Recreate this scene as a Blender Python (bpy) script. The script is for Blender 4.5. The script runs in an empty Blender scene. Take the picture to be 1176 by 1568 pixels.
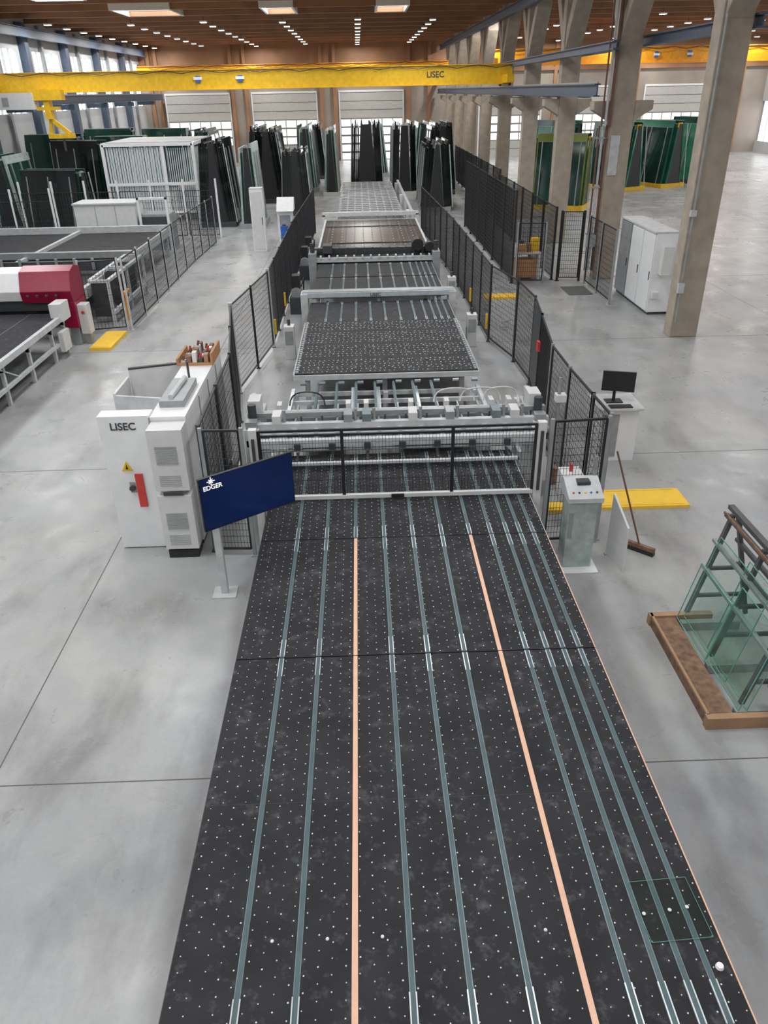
import bpy, random
from math import *
from mathutils import Vector, Matrix
random.seed(4)
SC=bpy.context.scene
SC.view_settings.view_transform='Standard'
SC.view_settings.look='None'
SC.view_settings.exposure=0.0
# ------------------------------------------------------------ materials
M={}
def mat(name,col,rough=.5,metal=0.,var=.12,scale=6.,emit=None,es=0.,bump=0.,spec=.5):
    m=bpy.data.materials.new(name);m.use_nodes=True
    nt=m.node_tree;b=nt.nodes["Principled BSDF"]
    tc=nt.nodes.new("ShaderNodeTexCoord");nz=nt.nodes.new("ShaderNodeTexNoise")
    nz.inputs["Scale"].default_value=scale;nz.inputs["Detail"].default_value=5
    nt.links.new(tc.outputs["Object"],nz.inputs["Vector"])
    cr=nt.nodes.new("ShaderNodeValToRGB")
    cr.color_ramp.elements[0].position=.3;cr.color_ramp.elements[1].position=.7
    cr.color_ramp.elements[0].color=(*[max(0,c*(1-var)) for c in col],1)
    cr.color_ramp.elements[1].color=(*[min(1,c*(1+var)) for c in col],1)
    nt.links.new(nz.outputs["Fac"],cr.inputs[0]);nt.links.new(cr.outputs[0],b.inputs["Base Color"])
    b.inputs["Roughness"].default_value=rough;b.inputs["Metallic"].default_value=metal
    b.inputs["Specular IOR Level"].default_value=spec
    if emit: b.inputs["Emission Color"].default_value=(*emit,1);b.inputs["Emission Strength"].default_value=es
    if bump:
        bp=nt.nodes.new("ShaderNodeBump");bp.inputs["Strength"].default_value=bump
        nt.links.new(nz.outputs["Fac"],bp.inputs["Height"]);nt.links.new(bp.outputs[0],b.inputs["Normal"])
    M[name]=m;return m
mat("steel_grey",(.34,.36,.37),.4,.3)
mat("light_grey",(.52,.54,.55),.45)
mat("white_paint",(.78,.79,.80),.4,var=.03)
mat("offwhite",(.64,.65,.64),.5,var=.05)
mat("black_paint",(.016,.017,.020),.5)
mat("dark_grey",(.05,.054,.06),.5)
mat("rack_steel",(.11,.115,.12),.45,.3)
mat("teal_belt",(.065,.115,.125),.5)
mat("alu",(.22,.28,.30),.4,.4)
mat("alu_bright",(.62,.68,.72),.3,.3)
mat("tan_strip",(.76,.47,.32),.5,var=.05)
mat("wood",(.20,.115,.07),.7,scale=12,var=.4)
mat("plywood",(.38,.23,.13),.6)
mat("cardboard",(.42,.22,.10),.7)
mat("yellow",(.76,.46,.014),.45)
mat("yellow_mat",(.92,.58,.05),.6,var=.06)
mat("orange_crane",(.82,.34,.01),.45)
mat("magenta",(.26,.004,.035),.3)
mat("red",(.6,.05,.04),.4)
mat("pipe_brown",(.16,.07,.05),.5)
mat("blue_steel",(.075,.105,.155),.5,.1)
mat("blue",(.03,.12,.45),.4)
mat("concrete",(.38,.325,.26),.8,scale=3,var=.14,bump=.1)
mat("dot_white",(.72,.74,.74),.5,var=.05)
mat("glass_green_dark",(.013,.045,.034),.06,var=.5,scale=.7)
mat("glass_black",(.010,.013,.013),.07,var=.5,scale=.8)
mat("glass_green",(.03,.17,.10),.1,var=.45,scale=.5)
mat("glass_yellow",(.22,.28,.03),.15,var=.4,scale=.5)
mat("glass_frame_pale",(.42,.50,.48),.2,var=.2)
mat("brown_glass",(.045,.035,.030),.32,var=.35,scale=.5,spec=.35)
mat("lamp",(.9,.9,.9),.5,emit=(1,.97,.91),es=8)
mat("lens",(.9,.9,.9),.2)  # white for a painted lamp reflection on the table, not a lens part
mat("screen_blue",(.004,.012,.06),.2,var=.4,scale=1.2,emit=(.003,.012,.06),es=.4)
mat("text_white",(.9,.9,.9),.5,emit=(1,1,1),es=.5)
mat("window_day",(.9,.9,.9),.4,emit=(.93,.97,1),es=2.2,var=.02)
mat("sky_panel",(.8,.8,.8),.4,emit=(.95,.98,1),es=.6)
mat("door_panel",(.46,.46,.44),.6,var=.05)
mat("wall_tan",(.33,.29,.25),.7,var=.12,scale=.6)
mat("wall_wood",(.32,.165,.085),.6,var=.2,scale=.6)
mat("wall_white",(.50,.52,.53),.6,var=.05,scale=.5)
mat("joint",(.11,.11,.105),.8)
mat("seam",(.05,.05,.05),.8)
mat("mat_dark",(.10,.10,.10),.8)
mat("curtain",(.55,.60,.62),.45,var=.05)
m=mat("table_black",(.020,.021,.024),.68,var=.3,scale=2.6,bump=.05,spec=.28)
nt=m.node_tree;b=nt.nodes["Principled BSDF"]
tc=[n for n in nt.nodes if n.type=='TEX_COORD'][0]
n2=nt.nodes.new("ShaderNodeTexNoise");n2.inputs["Scale"].default_value=7;n2.inputs["Detail"].default_value=9;n2.inputs["Roughness"].default_value=.7
nt.links.new(tc.outputs["Object"],n2.inputs["Vector"])
r2=nt.nodes.new("ShaderNodeValToRGB");r2.color_ramp.elements[0].position=.54;r2.color_ramp.elements[1].position=.78
r2.color_ramp.elements[0].color=(0,0,0,1);r2.color_ramp.elements[1].color=(.09,.09,.095,1);nt.links.new(n2.outputs["Fac"],r2.inputs[0])
ad=nt.nodes.new("ShaderNodeMix");ad.data_type='RGBA';ad.blend_type='ADD';ad.inputs[0].default_value=1
src=b.inputs["Base Color"].links[0].from_socket;nt.links.new(src,ad.inputs[6]);nt.links.new(r2.outputs[0],ad.inputs[7]);nt.links.new(ad.outputs[2],b.inputs["Base Color"])
m=mat("ceiling_wood",(.32,.165,.085),.6,var=.25,scale=.5)
nt=m.node_tree;b=nt.nodes["Principled BSDF"]
w=nt.nodes.new("ShaderNodeTexWave");w.bands_direction='X';w.inputs["Scale"].default_value=.9
tc=[n for n in nt.nodes if n.type=='TEX_COORD'][0];nt.links.new(tc.outputs["Object"],w.inputs["Vector"])
bp=nt.nodes.new("ShaderNodeBump");bp.inputs["Strength"].default_value=.5;nt.links.new(w.outputs["Fac"],bp.inputs["Height"]);nt.links.new(bp.outputs[0],b.inputs["Normal"])
def floor_mat():
    m=bpy.data.materials.new("polished_concrete");m.use_nodes=True;nt=m.node_tree;N=nt.nodes;L=nt.links;b=N["Principled BSDF"]
    tc=N.new("ShaderNodeTexCoord")
    def noise(s,d,dist=0,off=0,sx=1,sy=1):
        mp=N.new("ShaderNodeMapping");mp.inputs["Location"].default_value=(off,off*1.7,0);mp.inputs["Scale"].default_value=(sx,sy,1);L.new(tc.outputs["Object"],mp.inputs["Vector"])
        n=N.new("ShaderNodeTexNoise");n.inputs["Scale"].default_value=s;n.inputs["Detail"].default_value=d;n.inputs["Distortion"].default_value=dist
        n.inputs["Roughness"].default_value=.6
        L.new(mp.outputs[0],n.inputs["Vector"]);return n.outputs["Fac"]
    def ramp(src,p0,p1,c0,c1):
        r=N.new("ShaderNodeValToRGB");r.color_ramp.elements[0].position=p0;r.color_ramp.elements[1].position=p1
        r.color_ramp.elements[0].color=c0;r.color_ramp.elements[1].color=c1;L.new(src,r.inputs[0]);return r.outputs[0]
    def mul(a,c,f=1.):
        x=N.new("ShaderNodeMix");x.data_type='RGBA';x.blend_type='MULTIPLY';x.inputs[0].default_value=f
        L.new(a,x.inputs[6]);L.new(c,x.inputs[7]);return x.outputs[2]
    base=ramp(noise(.35,5,.1),.30,.70,(.35,.365,.38,1),(.45,.45,.43,1))
    mott=ramp(noise(1.3,9,.1,3),.30,.66,(.83,.84,.86,1),(1,1,1,1))
    stain=ramp(noise(.7,10,.2,14,1.6,.7),.30,.52,(.64,.63,.625,1),(1,1,1,1))
    fine=ramp(noise(24,5,0,5),.3,.6,(.94,.94,.94,1),(1,1,1,1))
    L.new(mul(mul(mul(base,mott),stain),fine),b.inputs["Base Color"])
    rr=ramp(noise(1.5,5,.5,7),.3,.7,(.24,.24,.24,1),(.42,.42,.42,1));L.new(rr,b.inputs["Roughness"])
    M["floor"]=m
floor_mat()
def glass_clear(name,tint,fac):
    m=bpy.data.materials.new(name);m.use_nodes=True;nt=m.node_tree;N=nt.nodes;L=nt.links;N.clear()
    o=N.new("ShaderNodeOutputMaterial");t=N.new("ShaderNodeBsdfTransparent");g=N.new("ShaderNodeBsdfGlossy");x=N.new("ShaderNodeMixShader")
    t.inputs[0].default_value=(*tint,1);g.inputs["Roughness"].default_value=.05;g.inputs[0].default_value=(.75,.95,.88,1)
    x.inputs[0].default_value=fac
    L.new(t.outputs[0],x.inputs[1]);L.new(g.outputs[0],x.inputs[2]);L.new(x.outputs[0],o.inputs[0]);M[name]=m
glass_clear("glass_clear",(.86,.95,.915),.10)
glass_clear("glass_thin",(.93,.98,.965),.07)
mat("glass_edge",(.14,.36,.30),.15,var=.1)
# ------------------------------------------------------------ mesh builder
class O:
    def __init__(s,name): s.n=name;s.v=[];s.f=[];s.mi=[];s.ms=[]
    def _m(s,m):
        if m not in s.ms: s.ms.append(m)
        return s.ms.index(m)
    def hexa(s,P,m):
        k=len(s.v);s.v+= [tuple(p) for p in P];i=s._m(m)
        for q in ((0,3,2,1),(4,5,6,7),(0,1,5,4),(1,2,6,5),(2,3,7,6),(3,0,4,7)):
            s.f.append(tuple(k+a for a in q));s.mi.append(i)
    def box(s,x0,x1,y0,y1,z0,z1,m):
        s.hexa([(x0,y0,z0),(x1,y0,z0),(x1,y1,z0),(x0,y1,z0),(x0,y0,z1),(x1,y0,z1),(x1,y1,z1),(x0,y1,z1)],m)
    def quad(s,a,b,c,d,m):
        k=len(s.v);s.v+=[tuple(a),tuple(b),tuple(c),tuple(d)];s.f.append((k,k+1,k+2,k+3));s.mi.append(s._m(m))
    def beam(s,p,q,w,h,m):
        p=Vector(p);q=Vector(q);d=(q-p)
        if d.length<1e-6:return
        d.normalize();up=Vector((0,0,1))
        if abs(d.z)>.95: up=Vector((0,1,0))
        r=d.cross(up).normalized()*w/2;u=r.cross(d).normalized()*h/2
        s.hexa([p-r-u,p+r-u,q+r-u,q-r-u,p-r+u,p+r+u,q+r+u,q-r+u],m)
    def rod(s,p,q,r,m,n=8,r2=None):
        p=Vector(p);q=Vector(q);d=(q-p).normalized();up=Vector((0,0,1)) if abs(d.z)<.9 else Vector((1,0,0))
        a=d.cross(up).normalized();b=a.cross(d);k=len(s.v);i=s._m(m);r2=r if r2 is None else r2
        for P,R in((p,r),(q,r2)):
            for t in range(n):
                A=2*pi*t/n;s.v.append(tuple(P+a*cos(A)*R+b*sin(A)*R))
        for t in range(n):
            u=(t+1)%n;s.f.append((k+t,k+u,k+n+u,k+n+t));s.mi.append(i)
        s.f.append(tuple(k+t for t in range(n-1,-1,-1)));s.mi.append(i)
        s.f.append(tuple(k+n+t for t in range(n)));s.mi.append(i)
    def cable(s,pts,r,m,n=6):
        for p,q in zip(pts[:-1],pts[1:]): s.rod(p,q,r,m,n)
    def disc(s,x,y,z,r,m,n=6,h=.003):
        k=len(s.v);i=s._m(m)
        for t in range(n): A=2*pi*t/n;s.v.append((x+r*cos(A),y+r*sin(A),z))
        for t in range(n): A=2*pi*t/n;s.v.append((x+r*.8*cos(A),y+r*.8*sin(A),z+h))
        s.f.append(tuple(k+n+t for t in range(n)));s.mi.append(i)
        for t in range(n):
            u=(t+1)%n;s.f.append((k+t,k+u,k+n+u,k+n+t));s.mi.append(i)
    def prism(s,pts,axis,a0,a1,m):
        k=len(s.v);n=len(pts);i=s._m(m)
        def P(p,a):
            return {'x':(a,p[0],p[1]),'y':(p[0],a,p[1]),'z':(p[0],p[1],a)}[axis]
        for a in(a0,a1):
            for p in pts:s.v.append(P(p,a))
        for t in range(n):
            u=(t+1)%n;s.f.append((k+t,k+u,k+n+u,k+n+t));s.mi.append(i)
        s.f.append(tuple(k+t for t in range(n-1,-1,-1)));s.mi.append(i);s.f.append(tuple(k+n+t for t in range(n)));s.mi.append(i)
    def xf(s,mtx,k0=0):
        s.v[k0:]=[tuple(mtx@Vector(v)) for v in s.v[k0:]]
    def done(s,bevel=0,parent=None,loc=None):
        me=bpy.data.meshes.new(s.n);me.from_pydata(s.v,[],s.f)
        for m in s.ms: me.materials.append(M[m])
        me.polygons.foreach_set("material_index",s.mi);me.update()
        import bmesh
        bm=bmesh.new();bm.from_mesh(me);bmesh.ops.recalc_face_normals(bm,faces=bm.faces);bm.to_mesh(me);bm.free()
        o=bpy.data.objects.new(s.n,me);bpy.context.collection.objects.link(o)
        if loc: o.location=loc
        if bevel:
            b=o.modifiers.new("bevel","BEVEL");b.width=bevel;b.segments=2;b.limit_method='ANGLE'
        if parent:o.parent=parent
        return o
def text(body,size,mtx,m,parent,name):
    c=bpy.data.curves.new(name,"FONT");c.body=body;c.size=size;c.extrude=.002;c.offset=size*.02
    c.materials.append(M[m]);o=bpy.data.objects.new(name,c);bpy.context.collection.objects.link(o);o.matrix_world=mtx
    o.parent=parent;return o
def wire_panel(o,p,q,z0,z1,sp,sz,w,m="black_paint"):
    p=Vector((p[0],p[1],0));q=Vector((q[0],q[1],0));L=(q-p).length;d=(q-p)/L
    n=max(1,int(L/sp))
    for i in range(1,n):
        a=p+d*(L*i/n);o.beam((a.x,a.y,z0),(a.x,a.y,z1),w,w,m)
    k=max(1,int((z1-z0)/sz))
    for i in range(1,k):
        z=z0+(z1-z0)*i/k;o.beam((p.x,p.y,z),(q.x,q.y,z),w,w,m)
def fence(o,pts,z0=.12,z1=2.0,sp=.05,sz=.1,w=.0045,post=.05,pm="black_paint",maxp=1.5,fr=.03,fm="black_paint",ph=.04):
    for a,b in zip(pts[:-1],pts[1:]):
        a=Vector(a);b=Vector(b);L=(b-a).length;n=max(1,round(L/maxp));d=(b-a)/L
        for i in range(n):
            p=a+d*(L*i/n);q=a+d*(L*(i+1)/n)
            o.box(p.x-post/2,p.x+post/2,p.y-post/2,p.y+post/2,.01,z1+ph,pm)
            o.box(p.x-post,p.x+post,p.y-post,p.y+post,0,.015,pm)
            pp=p+d*post*.8;qq=q-d*post*.8
            o.beam((pp.x,pp.y,z1),(qq.x,qq.y,z1),fr,fr,fm);o.beam((pp.x,pp.y,z0),(qq.x,qq.y,z0),fr,fr,fm)
            o.beam((pp.x,pp.y,z0),(pp.x,pp.y,z1),fr,fr,fm);o.beam((qq.x,qq.y,z0),(qq.x,qq.y,z1),fr,fr,fm)
            wire_panel(o,pp,qq,z0,z1,sp,sz,w)
    p=pts[-1];o.box(p[0]-post/2,p[0]+post/2,p[1]-post/2,p[1]+post/2,0,z1+ph,pm)
# ------------------------------------------------------------ room shell
XL,XR,YB,YF,ZC=-20.5,40.,-12.,84.,10.4
o=O("floor");o.box(XL-.3,XR+.3,YB-.3,YF+6,-.3,0,"floor")
for k in range(-2,11):
    y=5.42+7.36*k;
    if y>YB:o.box(XL,XR,y-.007,y+.007,0,.0015,"joint")
for x in (-18.6,-11.2,-3.87,3.5,12.,20.,28.):
    if x==3.5: o.box(x-.006,x+.006,20,YF,0,.0015,"joint")
    else:o.box(x-.007,x+.007,YB,YF,0,.0015,"joint")
o.done()
o=O("ceiling");o.box(XL-.3,XR+.3,YB-.3,YF+.3,ZC,ZC+.3,"ceiling_wood");o.done()
o=O("trim_1")
for k in range(0,26):
    y=YB+2+k*3.7
    o.box(XL+.01,XR-.01,y-.09,y+.09,ZC-.35,ZC-.001,"wall_wood")
o.done()
o=O("wall_far")
doorsX=[(-18.4,-12.35),(-10.1,-3.95),(-1.65,4.45),(12.,18.),(20.4,26.),(28.2,34.)]
xs=[XL-.3]
for a,b in doorsX: xs+=[a,b]
xs.append(XR+.3)
for i in range(0,len(xs),2): o.box(xs[i],xs[i+1],YF,YF+.3,0,6,"wall_tan")
o.box(XL-.3,XR+.3,YF,YF+.3,6,7.6,"wall_tan");o.box(XL-.3,XR+.3,YF,YF+.3,7.6,ZC,"wall_wood")
o.done()
o=O("trim_2")
for x in (-19.6,-18.9,-11.9,-10.6,-3.4,-2.1,5.0,7,11,19.2,27.2,35,37.5): o.box(x-.15,x+.15,YF-.35,YF-.001,0,ZC-.36,"wall_wood")
o.box(XL+.01,XR-.01,YF-.3,YF-.001,7.5,7.8,"wall_wood")
o.done()
for i,(a,b) in enumerate(doorsX):
    d=O("door_%d"%(i+1));n=8;y=YF-.1
    for k in range(n):
        z0=.02+k*.745;z1=z0+.70
        if k in(2,3,4) or (i==2 and k<2):
            d.box(a,b,y,y+.06,z0,z0+.07,"door_panel");d.box(a,b,y,y+.06,z1-.07,z1,"door_panel")
            nw=6;ww=(b-a)/nw
            for j in range(nw+1): d.box(a+j*ww-.07 if j else a,a+j*ww+.07 if j<nw else b,y,y+.06,z0+.07,z1-.07,"door_panel")
            d.box(a+.05,b-.05,y+.02,y+.04,z0+.07,z1-.07,"window_day")
        else: d.box(a,b,y,y+.06,z0,z1,"door_panel")
        d.box(a,b,y+.03,y+.05,z1,z1+.045,"dark_grey")
    d.box(a-.12,a-.001,YF-.12,YF-.001,0,6,"white_paint");d.box(b+.001,b+.12,YF-.12,YF-.001,0,6,"white_paint");d.box(a-.12,b+.12,YF-.12,YF-.001,5.98,6.15,"white_paint")
    d.done()
o=O("wall_left");o.box(XL-.3,XL,YB,YF,0,5.2,"wall_white");o.box(XL-.3,XL,YB,YF,8.6,ZC,"wall_white")
k=0;y=YB
while y<YF-1:
    o.box(XL-.3,XL,y,y+2.6,5.2,8.6,"wall_white")
    o.box(XL,XL+.45,y+.5,y+1.1,0,ZC-.36,"blue_steel");o.box(XL,XL+.2,y+4.,y+4.3,0,ZC-.36,"steel_grey");y+=7.36
o.done()
wn=O("window_1");y=YB
while y<YF-1:
    wn.box(XL-.2,XL-.15,y+2.6,y+7.36,5.2,8.6,"window_day")
    for t in range(1,5): wn.box(XL-.15,XL-.05,y+2.6+t*.95-.04,y+2.6+t*.95+.04,5.2,8.6,"light_grey")
    wn.box(XL-.15,XL-.05,y+2.6,y+7.36,6.85,6.93,"light_grey");y+=7.36
wn.done()
o=O("wall_right");o.box(XR,XR+.3,YB,YF,0,1,"wall_white");o.box(XR,XR+.3,YB,YF,4.5,ZC,"wall_white")
y=YB
while y<YF-1:
    o.box(XR,XR+.3,y,y+2,1,4.5,"wall_white");y+=7.36
o.done()
wn=O("window_2");y=YB
while y<YF-1:
    wn.box(XR+.15,XR+.2,y+2,y+7.36,1,4.5,"window_day")
    for t in range(1,4): wn.box(XR+.05,XR+.15,y+2+t*1.34-.04,y+2+t*1.34+.04,1,4.5,"light_grey")
    y+=7.36
wn.done()
o=O("wall_back");o.box(XL-.3,XR+.3,YB-.3,YB,0,ZC,"wall_white");o.done()
def skylight(x,y,pw,w=2.2,l=6.):
    s=O("skylight");z=ZC-.36
    s.box(x-w/2-.12,x-w/2,y-l/2,y+l/2,z,ZC-.002,"white_paint");s.box(x+w/2,x+w/2+.12,y-l/2,y+l/2,z,ZC-.002,"white_paint")
    s.box(x-w/2-.12,x+w/2+.12,y-l/2-.12,y-l/2,z,ZC-.002,"white_paint");s.box(x-w/2-.12,x+w/2+.12,y+l/2,y+l/2+.12,z,ZC-.002,"white_paint")
    s.box(x-w/2,x+w/2,y-l/2,y+l/2,ZC-.1,ZC-.002,"sky_panel");ob=s.done()
    a=bpy.data.lights.new("skylight_daylight","AREA");a.shape='RECTANGLE';a.size=w*.95;a.size_y=l*.95;a.energy=pw;a.color=(.965,.985,1.)
    lo=bpy.data.objects.new("daylight",a);bpy.context.collection.objects.link(lo);lo.location=(x,y,ZC-.12);lo.parent=ob
for y in (-5,7,19,31,41):
    for x in (-14,-5.6,2.8): skylight(x,y,455)
    for x in (17,30): skylight(x,y,400)
for x,w_ in ((-11.5,3.),(-4.2,1.6),(2.1,1.6)): skylight(x,51.,70*w_,w_,4.)
o=O("ceiling_lamps");LP=[]
for i in range(13):
    for j in range(12):
        x=-18.2+i*4.6;y=54+j*3.4+(1.2 if i%2 else 0)
        if y>82: continue
        o.box(x-.2,x+.2,y-.2,y+.2,ZC-.62,ZC-.55,"white_paint");o.box(x-.17,x+.17,y-.17,y+.17,ZC-.64,ZC-.62,"lamp")
        o.rod((x,y,ZC-.55),(x,y,ZC-.3),.02,"dark_grey",5)
        if i%2==0 and j%2==0: LP.append((x,y))
lamps=o.done()
for x,y in LP:
    a=bpy.data.lights.new("lamp_light","AREA");a.shape='SQUARE';a.size=.32;a.energy=260;a.color=(1,.985,.96)
    lo=bpy.data.objects.new("lamp_light",a);bpy.context.collection.objects.link(lo);lo.location=(x,y,ZC-.66);lo.parent=lamps
# ------------------------------------------------------------ columns
def column(y,k=1,x=8.6,w=.74,d=.5):
    c=O("concrete_column")
    c.box(x-w/2,x+w/2,y-d/2,y+d/2,0,ZC-.36,"concrete")
    for s in(-1,1):
        if k>0: c.prism([(x+s*w/2,5.0),(x+s*(w/2+.6),5.35),(x+s*(w/2+.6),5.6),(x+s*w/2,5.6)],'y',y-d/2,y+d/2,"concrete")
        c.prism([(y+s*d/2,7.3),(y+s*(d/2+1.5),9.2),(y+s*(d/2+1.5),ZC-.4),(y+s*(d/2+1.05),ZC-.4),(y+s*(d/2+1.05),9.4),(y+s*d/2,8.0)],'x',x-w/2+.05,x+w/2-.05,"concrete")
    c.done(.02)
for k in range(9): column(20.4+7.36*k,k,x=8.68 if k==0 else 8.6)
for k,(yy) in enumerate((27.8,20.4)):
    p=O("column_pipes");x=8.6-.37-.07
    if k==0:
        for t,(dx,mm,r) in enumerate(((0,"pipe_brown",.05),(-.13,"light_grey",.04),(-.25,"pipe_brown",.03))):
            p.rod((x+dx,yy-.2,.3),(x+dx,yy-.2,4.9),r,mm);p.rod((x+dx,yy-.4,4.9),(x+dx,yy-.4,ZC-.5),r,mm);p.rod((x+dx,yy-.2,4.9),(x+dx,yy-.4,4.9),r,mm)
        p.box(x-.3,x+.03,yy-.25,yy-.15,1.1,1.5,"light_grey")
        for z in (1.5,3,4.5): p.box(x-.32,x+.05,yy-.24,yy-.1,z,z+.05,"steel_grey")
        p.box(8.3,8.6,yy-.33,yy-.255,3.4,4.6,"light_grey")
    else:
        p.rod((8.38,yy-.3,.4),(8.38,yy-.3,4.8),.025,"steel_grey");p.rod((8.38,yy-.3,4.8),(8.4,yy-.3,ZC-.5),.025,"steel_grey")
        p.box(8.3,8.45,yy-.35,yy-.26,3.1,3.25,"light_grey");p.box(8.3,8.45,yy-.35,yy-.26,1.2,1.45,"light_grey")
    p.done()
def ibeam(o,x,y0,y1,z0,z1,w,m):
    o.box(x-w/2,x+w/2,y0,y1,z0,z0+.04,m);o.box(x-w/2,x+w/2,y0,y1,z1-.04,z1,m);o.box(x-.02,x+.02,y0,y1,z0+.04,z1-.04,m)
r=O("crane_runway")
ibeam(r,7.85,28.1,YF-.5,5.72,6.1,.2,"blue_steel");r.box(7.83,7.87,28.1,YF-.5,6.1,6.15,"steel_grey");r.done()
r=O("crane_runway")
ibeam(r,9.4,35,YF-.5,5.62,6.12,.3,"blue_steel");r.done()
r=O("crane_runway")
ibeam(r,-18.6,20,YF-.5,5.62,6.12,.3,"blue_steel")
y=20
while y<YF-1: r.box(-19.95,-18.4,y,y+.3,5.3,5.6,"blue_steel");y+=7.36
r.box(-18.62,-18.58,20,YF-.5,6.12,6.18,"steel_grey");r.done()
r=O("roof_steel_beams")
ibeam(r,8.0,20,YF-.5,9.3,9.7,.25,"blue_steel");ibeam(r,9.2,20,YF-.5,7.1,7.4,.25,"blue_steel");ibeam(r,8.0,27.,YF-.5,7.0,7.25,.2,"blue_steel");ibeam(r,-19.7,20,YF-.5,9.2,9.7,.3,"blue_steel")
r.done()
def crane(name_y,x0,x1,z0,z1,m,yw=.5,label=None,trolley=None):
    c=O("overhead_crane");y=name_y
    c.box(x0,x1,y-yw/2,y+yw/2,z0,z1,m);c.box(x0,x1,y-yw/2-.1,y+yw/2+.1,z1,z1+.03,m);c.box(x0,x1,y-yw/2-.1,y+yw/2+.1,z0-.03,z0,m)
    for xx in (x0+.1,x1-.5):
        c.box(xx,xx+.35,y-1.8,y+1.8,z0+.02,z0+.4,m);
        for s in(-1,1): c.rod((xx+.12,y+s*1.4,z0+.07),(xx+.24,y+s*1.4,z0+.07),.18,"dark_grey",12)
    n=int((x1-x0)/2)
    for i in range(n): c.rod((x0+1+i*2,y-yw/2-.12,z1-.0),(x0+1+i*2+.9,y-yw/2-.12,z1-.14),.02,"dark_grey",5);c.rod((x0+1+i*2+.9,y-yw/2-.12,z1-.14),(x0+3+i*2,y-yw/2-.12,z1),.02,"dark_grey",5)
    if trolley is not None:
        t=trolley
        c.box(t-1.0,t+.9,y-1.1,y-.3,z0-.75,z0-.0,"offwhite");c.box(t-.6,t-.3,y-1.12,y-1.1,z0-.6,z0-.2,"steel_grey");c.box(t+.9,t+2.3,y-.9,y-.3,z0-.35,z0+.1,m)
        c.box(t+1.3,t+1.6,y-.8,y-.3,z0-1.2,z0-.3,m);c.box(t+.9,t+2.0,y-.75,y-.35,z0-.8,z0-.65,m);c.beam((t+1.45,y-.55,z0-1.2),(t+2.3,y-.55,z0-1.9),.2,.2,m);c.beam((t+1.45,y-.55,z0-1.2),(t+1.3,y-.55,z0-2.0),.15,.15,m);c.box(t+1.2,t+2.5,y-.7,y-.4,z0-2.1,z0-1.9,m)
        c.rod((t+1.9,y-.55,z0-2.1),(t+1.9,y-.55,z0-2.7),.06,"dark_grey")
    for xx in ((x0*.6+x1*.4),(x0*.52+x1*.48)):
        c.box(xx-.12,xx+.12,y-yw/2-.08,y-yw/2,z0+.3,z1-.25,"blue")
        c.box(xx-.22,xx+.22,y-yw/2-.1,y-yw/2-.07,z0+.42,z0+.55,"white_paint")
    ob=c.done()
    if label is not None: text("LISEC",.38,Matrix.Translation((label,y-yw/2-.01,z0+.33))@Matrix.Rotation(pi/2,4,'X'),"dark_grey",ob,"lettering")
    return ob
crane(45.,-18.75,8.0,6.25,7.1,"yellow",label=3.6,trolley=-17.2)
crane(76.,-18.75,8.0,7.0,8.2,"orange_crane")
crane(62.,9.3,39,7.45,8.4,"orange_crane")
# ------------------------------------------------------------ air tables
TX0,TX1=-1.42,2.30
TEAL=[-.95,-.57,.185,.56,.94,1.585,1.80,1.97,2.14];ORG=[-.19,1.31]
def air_table(y0,y1,tan=True,zt=.9,x0=TX0,x1=TX1,seam=None,dots=True,dr=.0064,nroll=.28):
    t=O("air_cushion_table")
    t.box(x0,x1,y0,y1,zt-.045,zt,"table_black")
    t.box(x1,x1+.012,y0,y1,zt-.045,zt-.002,"tan_strip" if tan else "light_grey")
    t.box(x0-.006,x0,y0,y1,zt-.045,zt-.004,"dark_grey")
    for x in (x0+.15,x1-.15,(x0+x1)/2): t.box(x-.04,x+.04,y0+.02,y1-.02,zt-.19,zt-.045,"light_grey")
    n=max(2,round((y1-y0)/1.3))
    for i in range(n+1):
        y=y0+.12+(y1-y0-.24)*i/n
        t.box(x0+.1,x1-.1,y-.03,y+.03,zt-.28,zt-.19,"light_grey")
        for x in (x0+.22,x1-.22):
            t.box(x-.04,x+.04,y-.04,y+.04,.03,zt-.28,"light_grey");t.disc(x,y,0,.08,"dark_grey",8,.03)
    allx=[(x,0) for x in TEAL]+[(x,1) for x in ORG]
    for x,k in allx:
        if k==1 and tan:
            t.box(x-.021,x+.021,y0,y1,zt,zt+.005,"tan_strip")
        else:
            t.box(x-.021,x+.021,y0,y1,zt,zt+.003,"alu");t.box(x-.0155,x+.0155,y0,y1,zt+.003,zt+.007,"teal_belt")
            for a,b in ((y0+.01,y0+nroll),(y1-nroll,y1-.01)):
                t.box(x-.026,x-.017,a,b,zt,zt+.012,"alu_bright");t.box(x+.017,x+.026,a,b,zt,zt+.012,"alu_bright")
    if seam: t.box(x0,x1,seam-.002,seam+.002,zt,zt+.0008,"seam")
    if dots:
        sx=.0935;i=0;x=x0+.05
        strips=[a for a,_ in allx]
        while x<x1-.02:
            y=y0+.03+(.055 if i%2 else 0)
            while y<y1-.03:
                if all(abs(x-a)>.032 for a in strips) and random.random()>.03: t.disc(x+random.uniform(-.003,.003),y,zt,dr*random.uniform(.7,1.1),"dot_white",6)
                y+=.11
            x+=sx;i+=1
    t.box(.2,.6,y0+.5,y0+.8,.35,.62,"steel_grey")
    return t
t=air_table(-1.2,2.485);t.done()
t=air_table(2.5,6.145,seam=4.32)
for x in (-.76,-.38,.0,1.13): t.disc(x,3.16,.9,.013,"dot_white",12,.006)  # reflections of ceiling lamps, modelled as pale discs on the table
t.disc(2.22,2.86,.9,.028,"lens",14,.02)  # larger bright light reflection, modelled as a raised white disc
t.done()
t=air_table(6.16,8.505);t.done()
t=air_table(8.52,11.15,tan=False);t.done()
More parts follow.
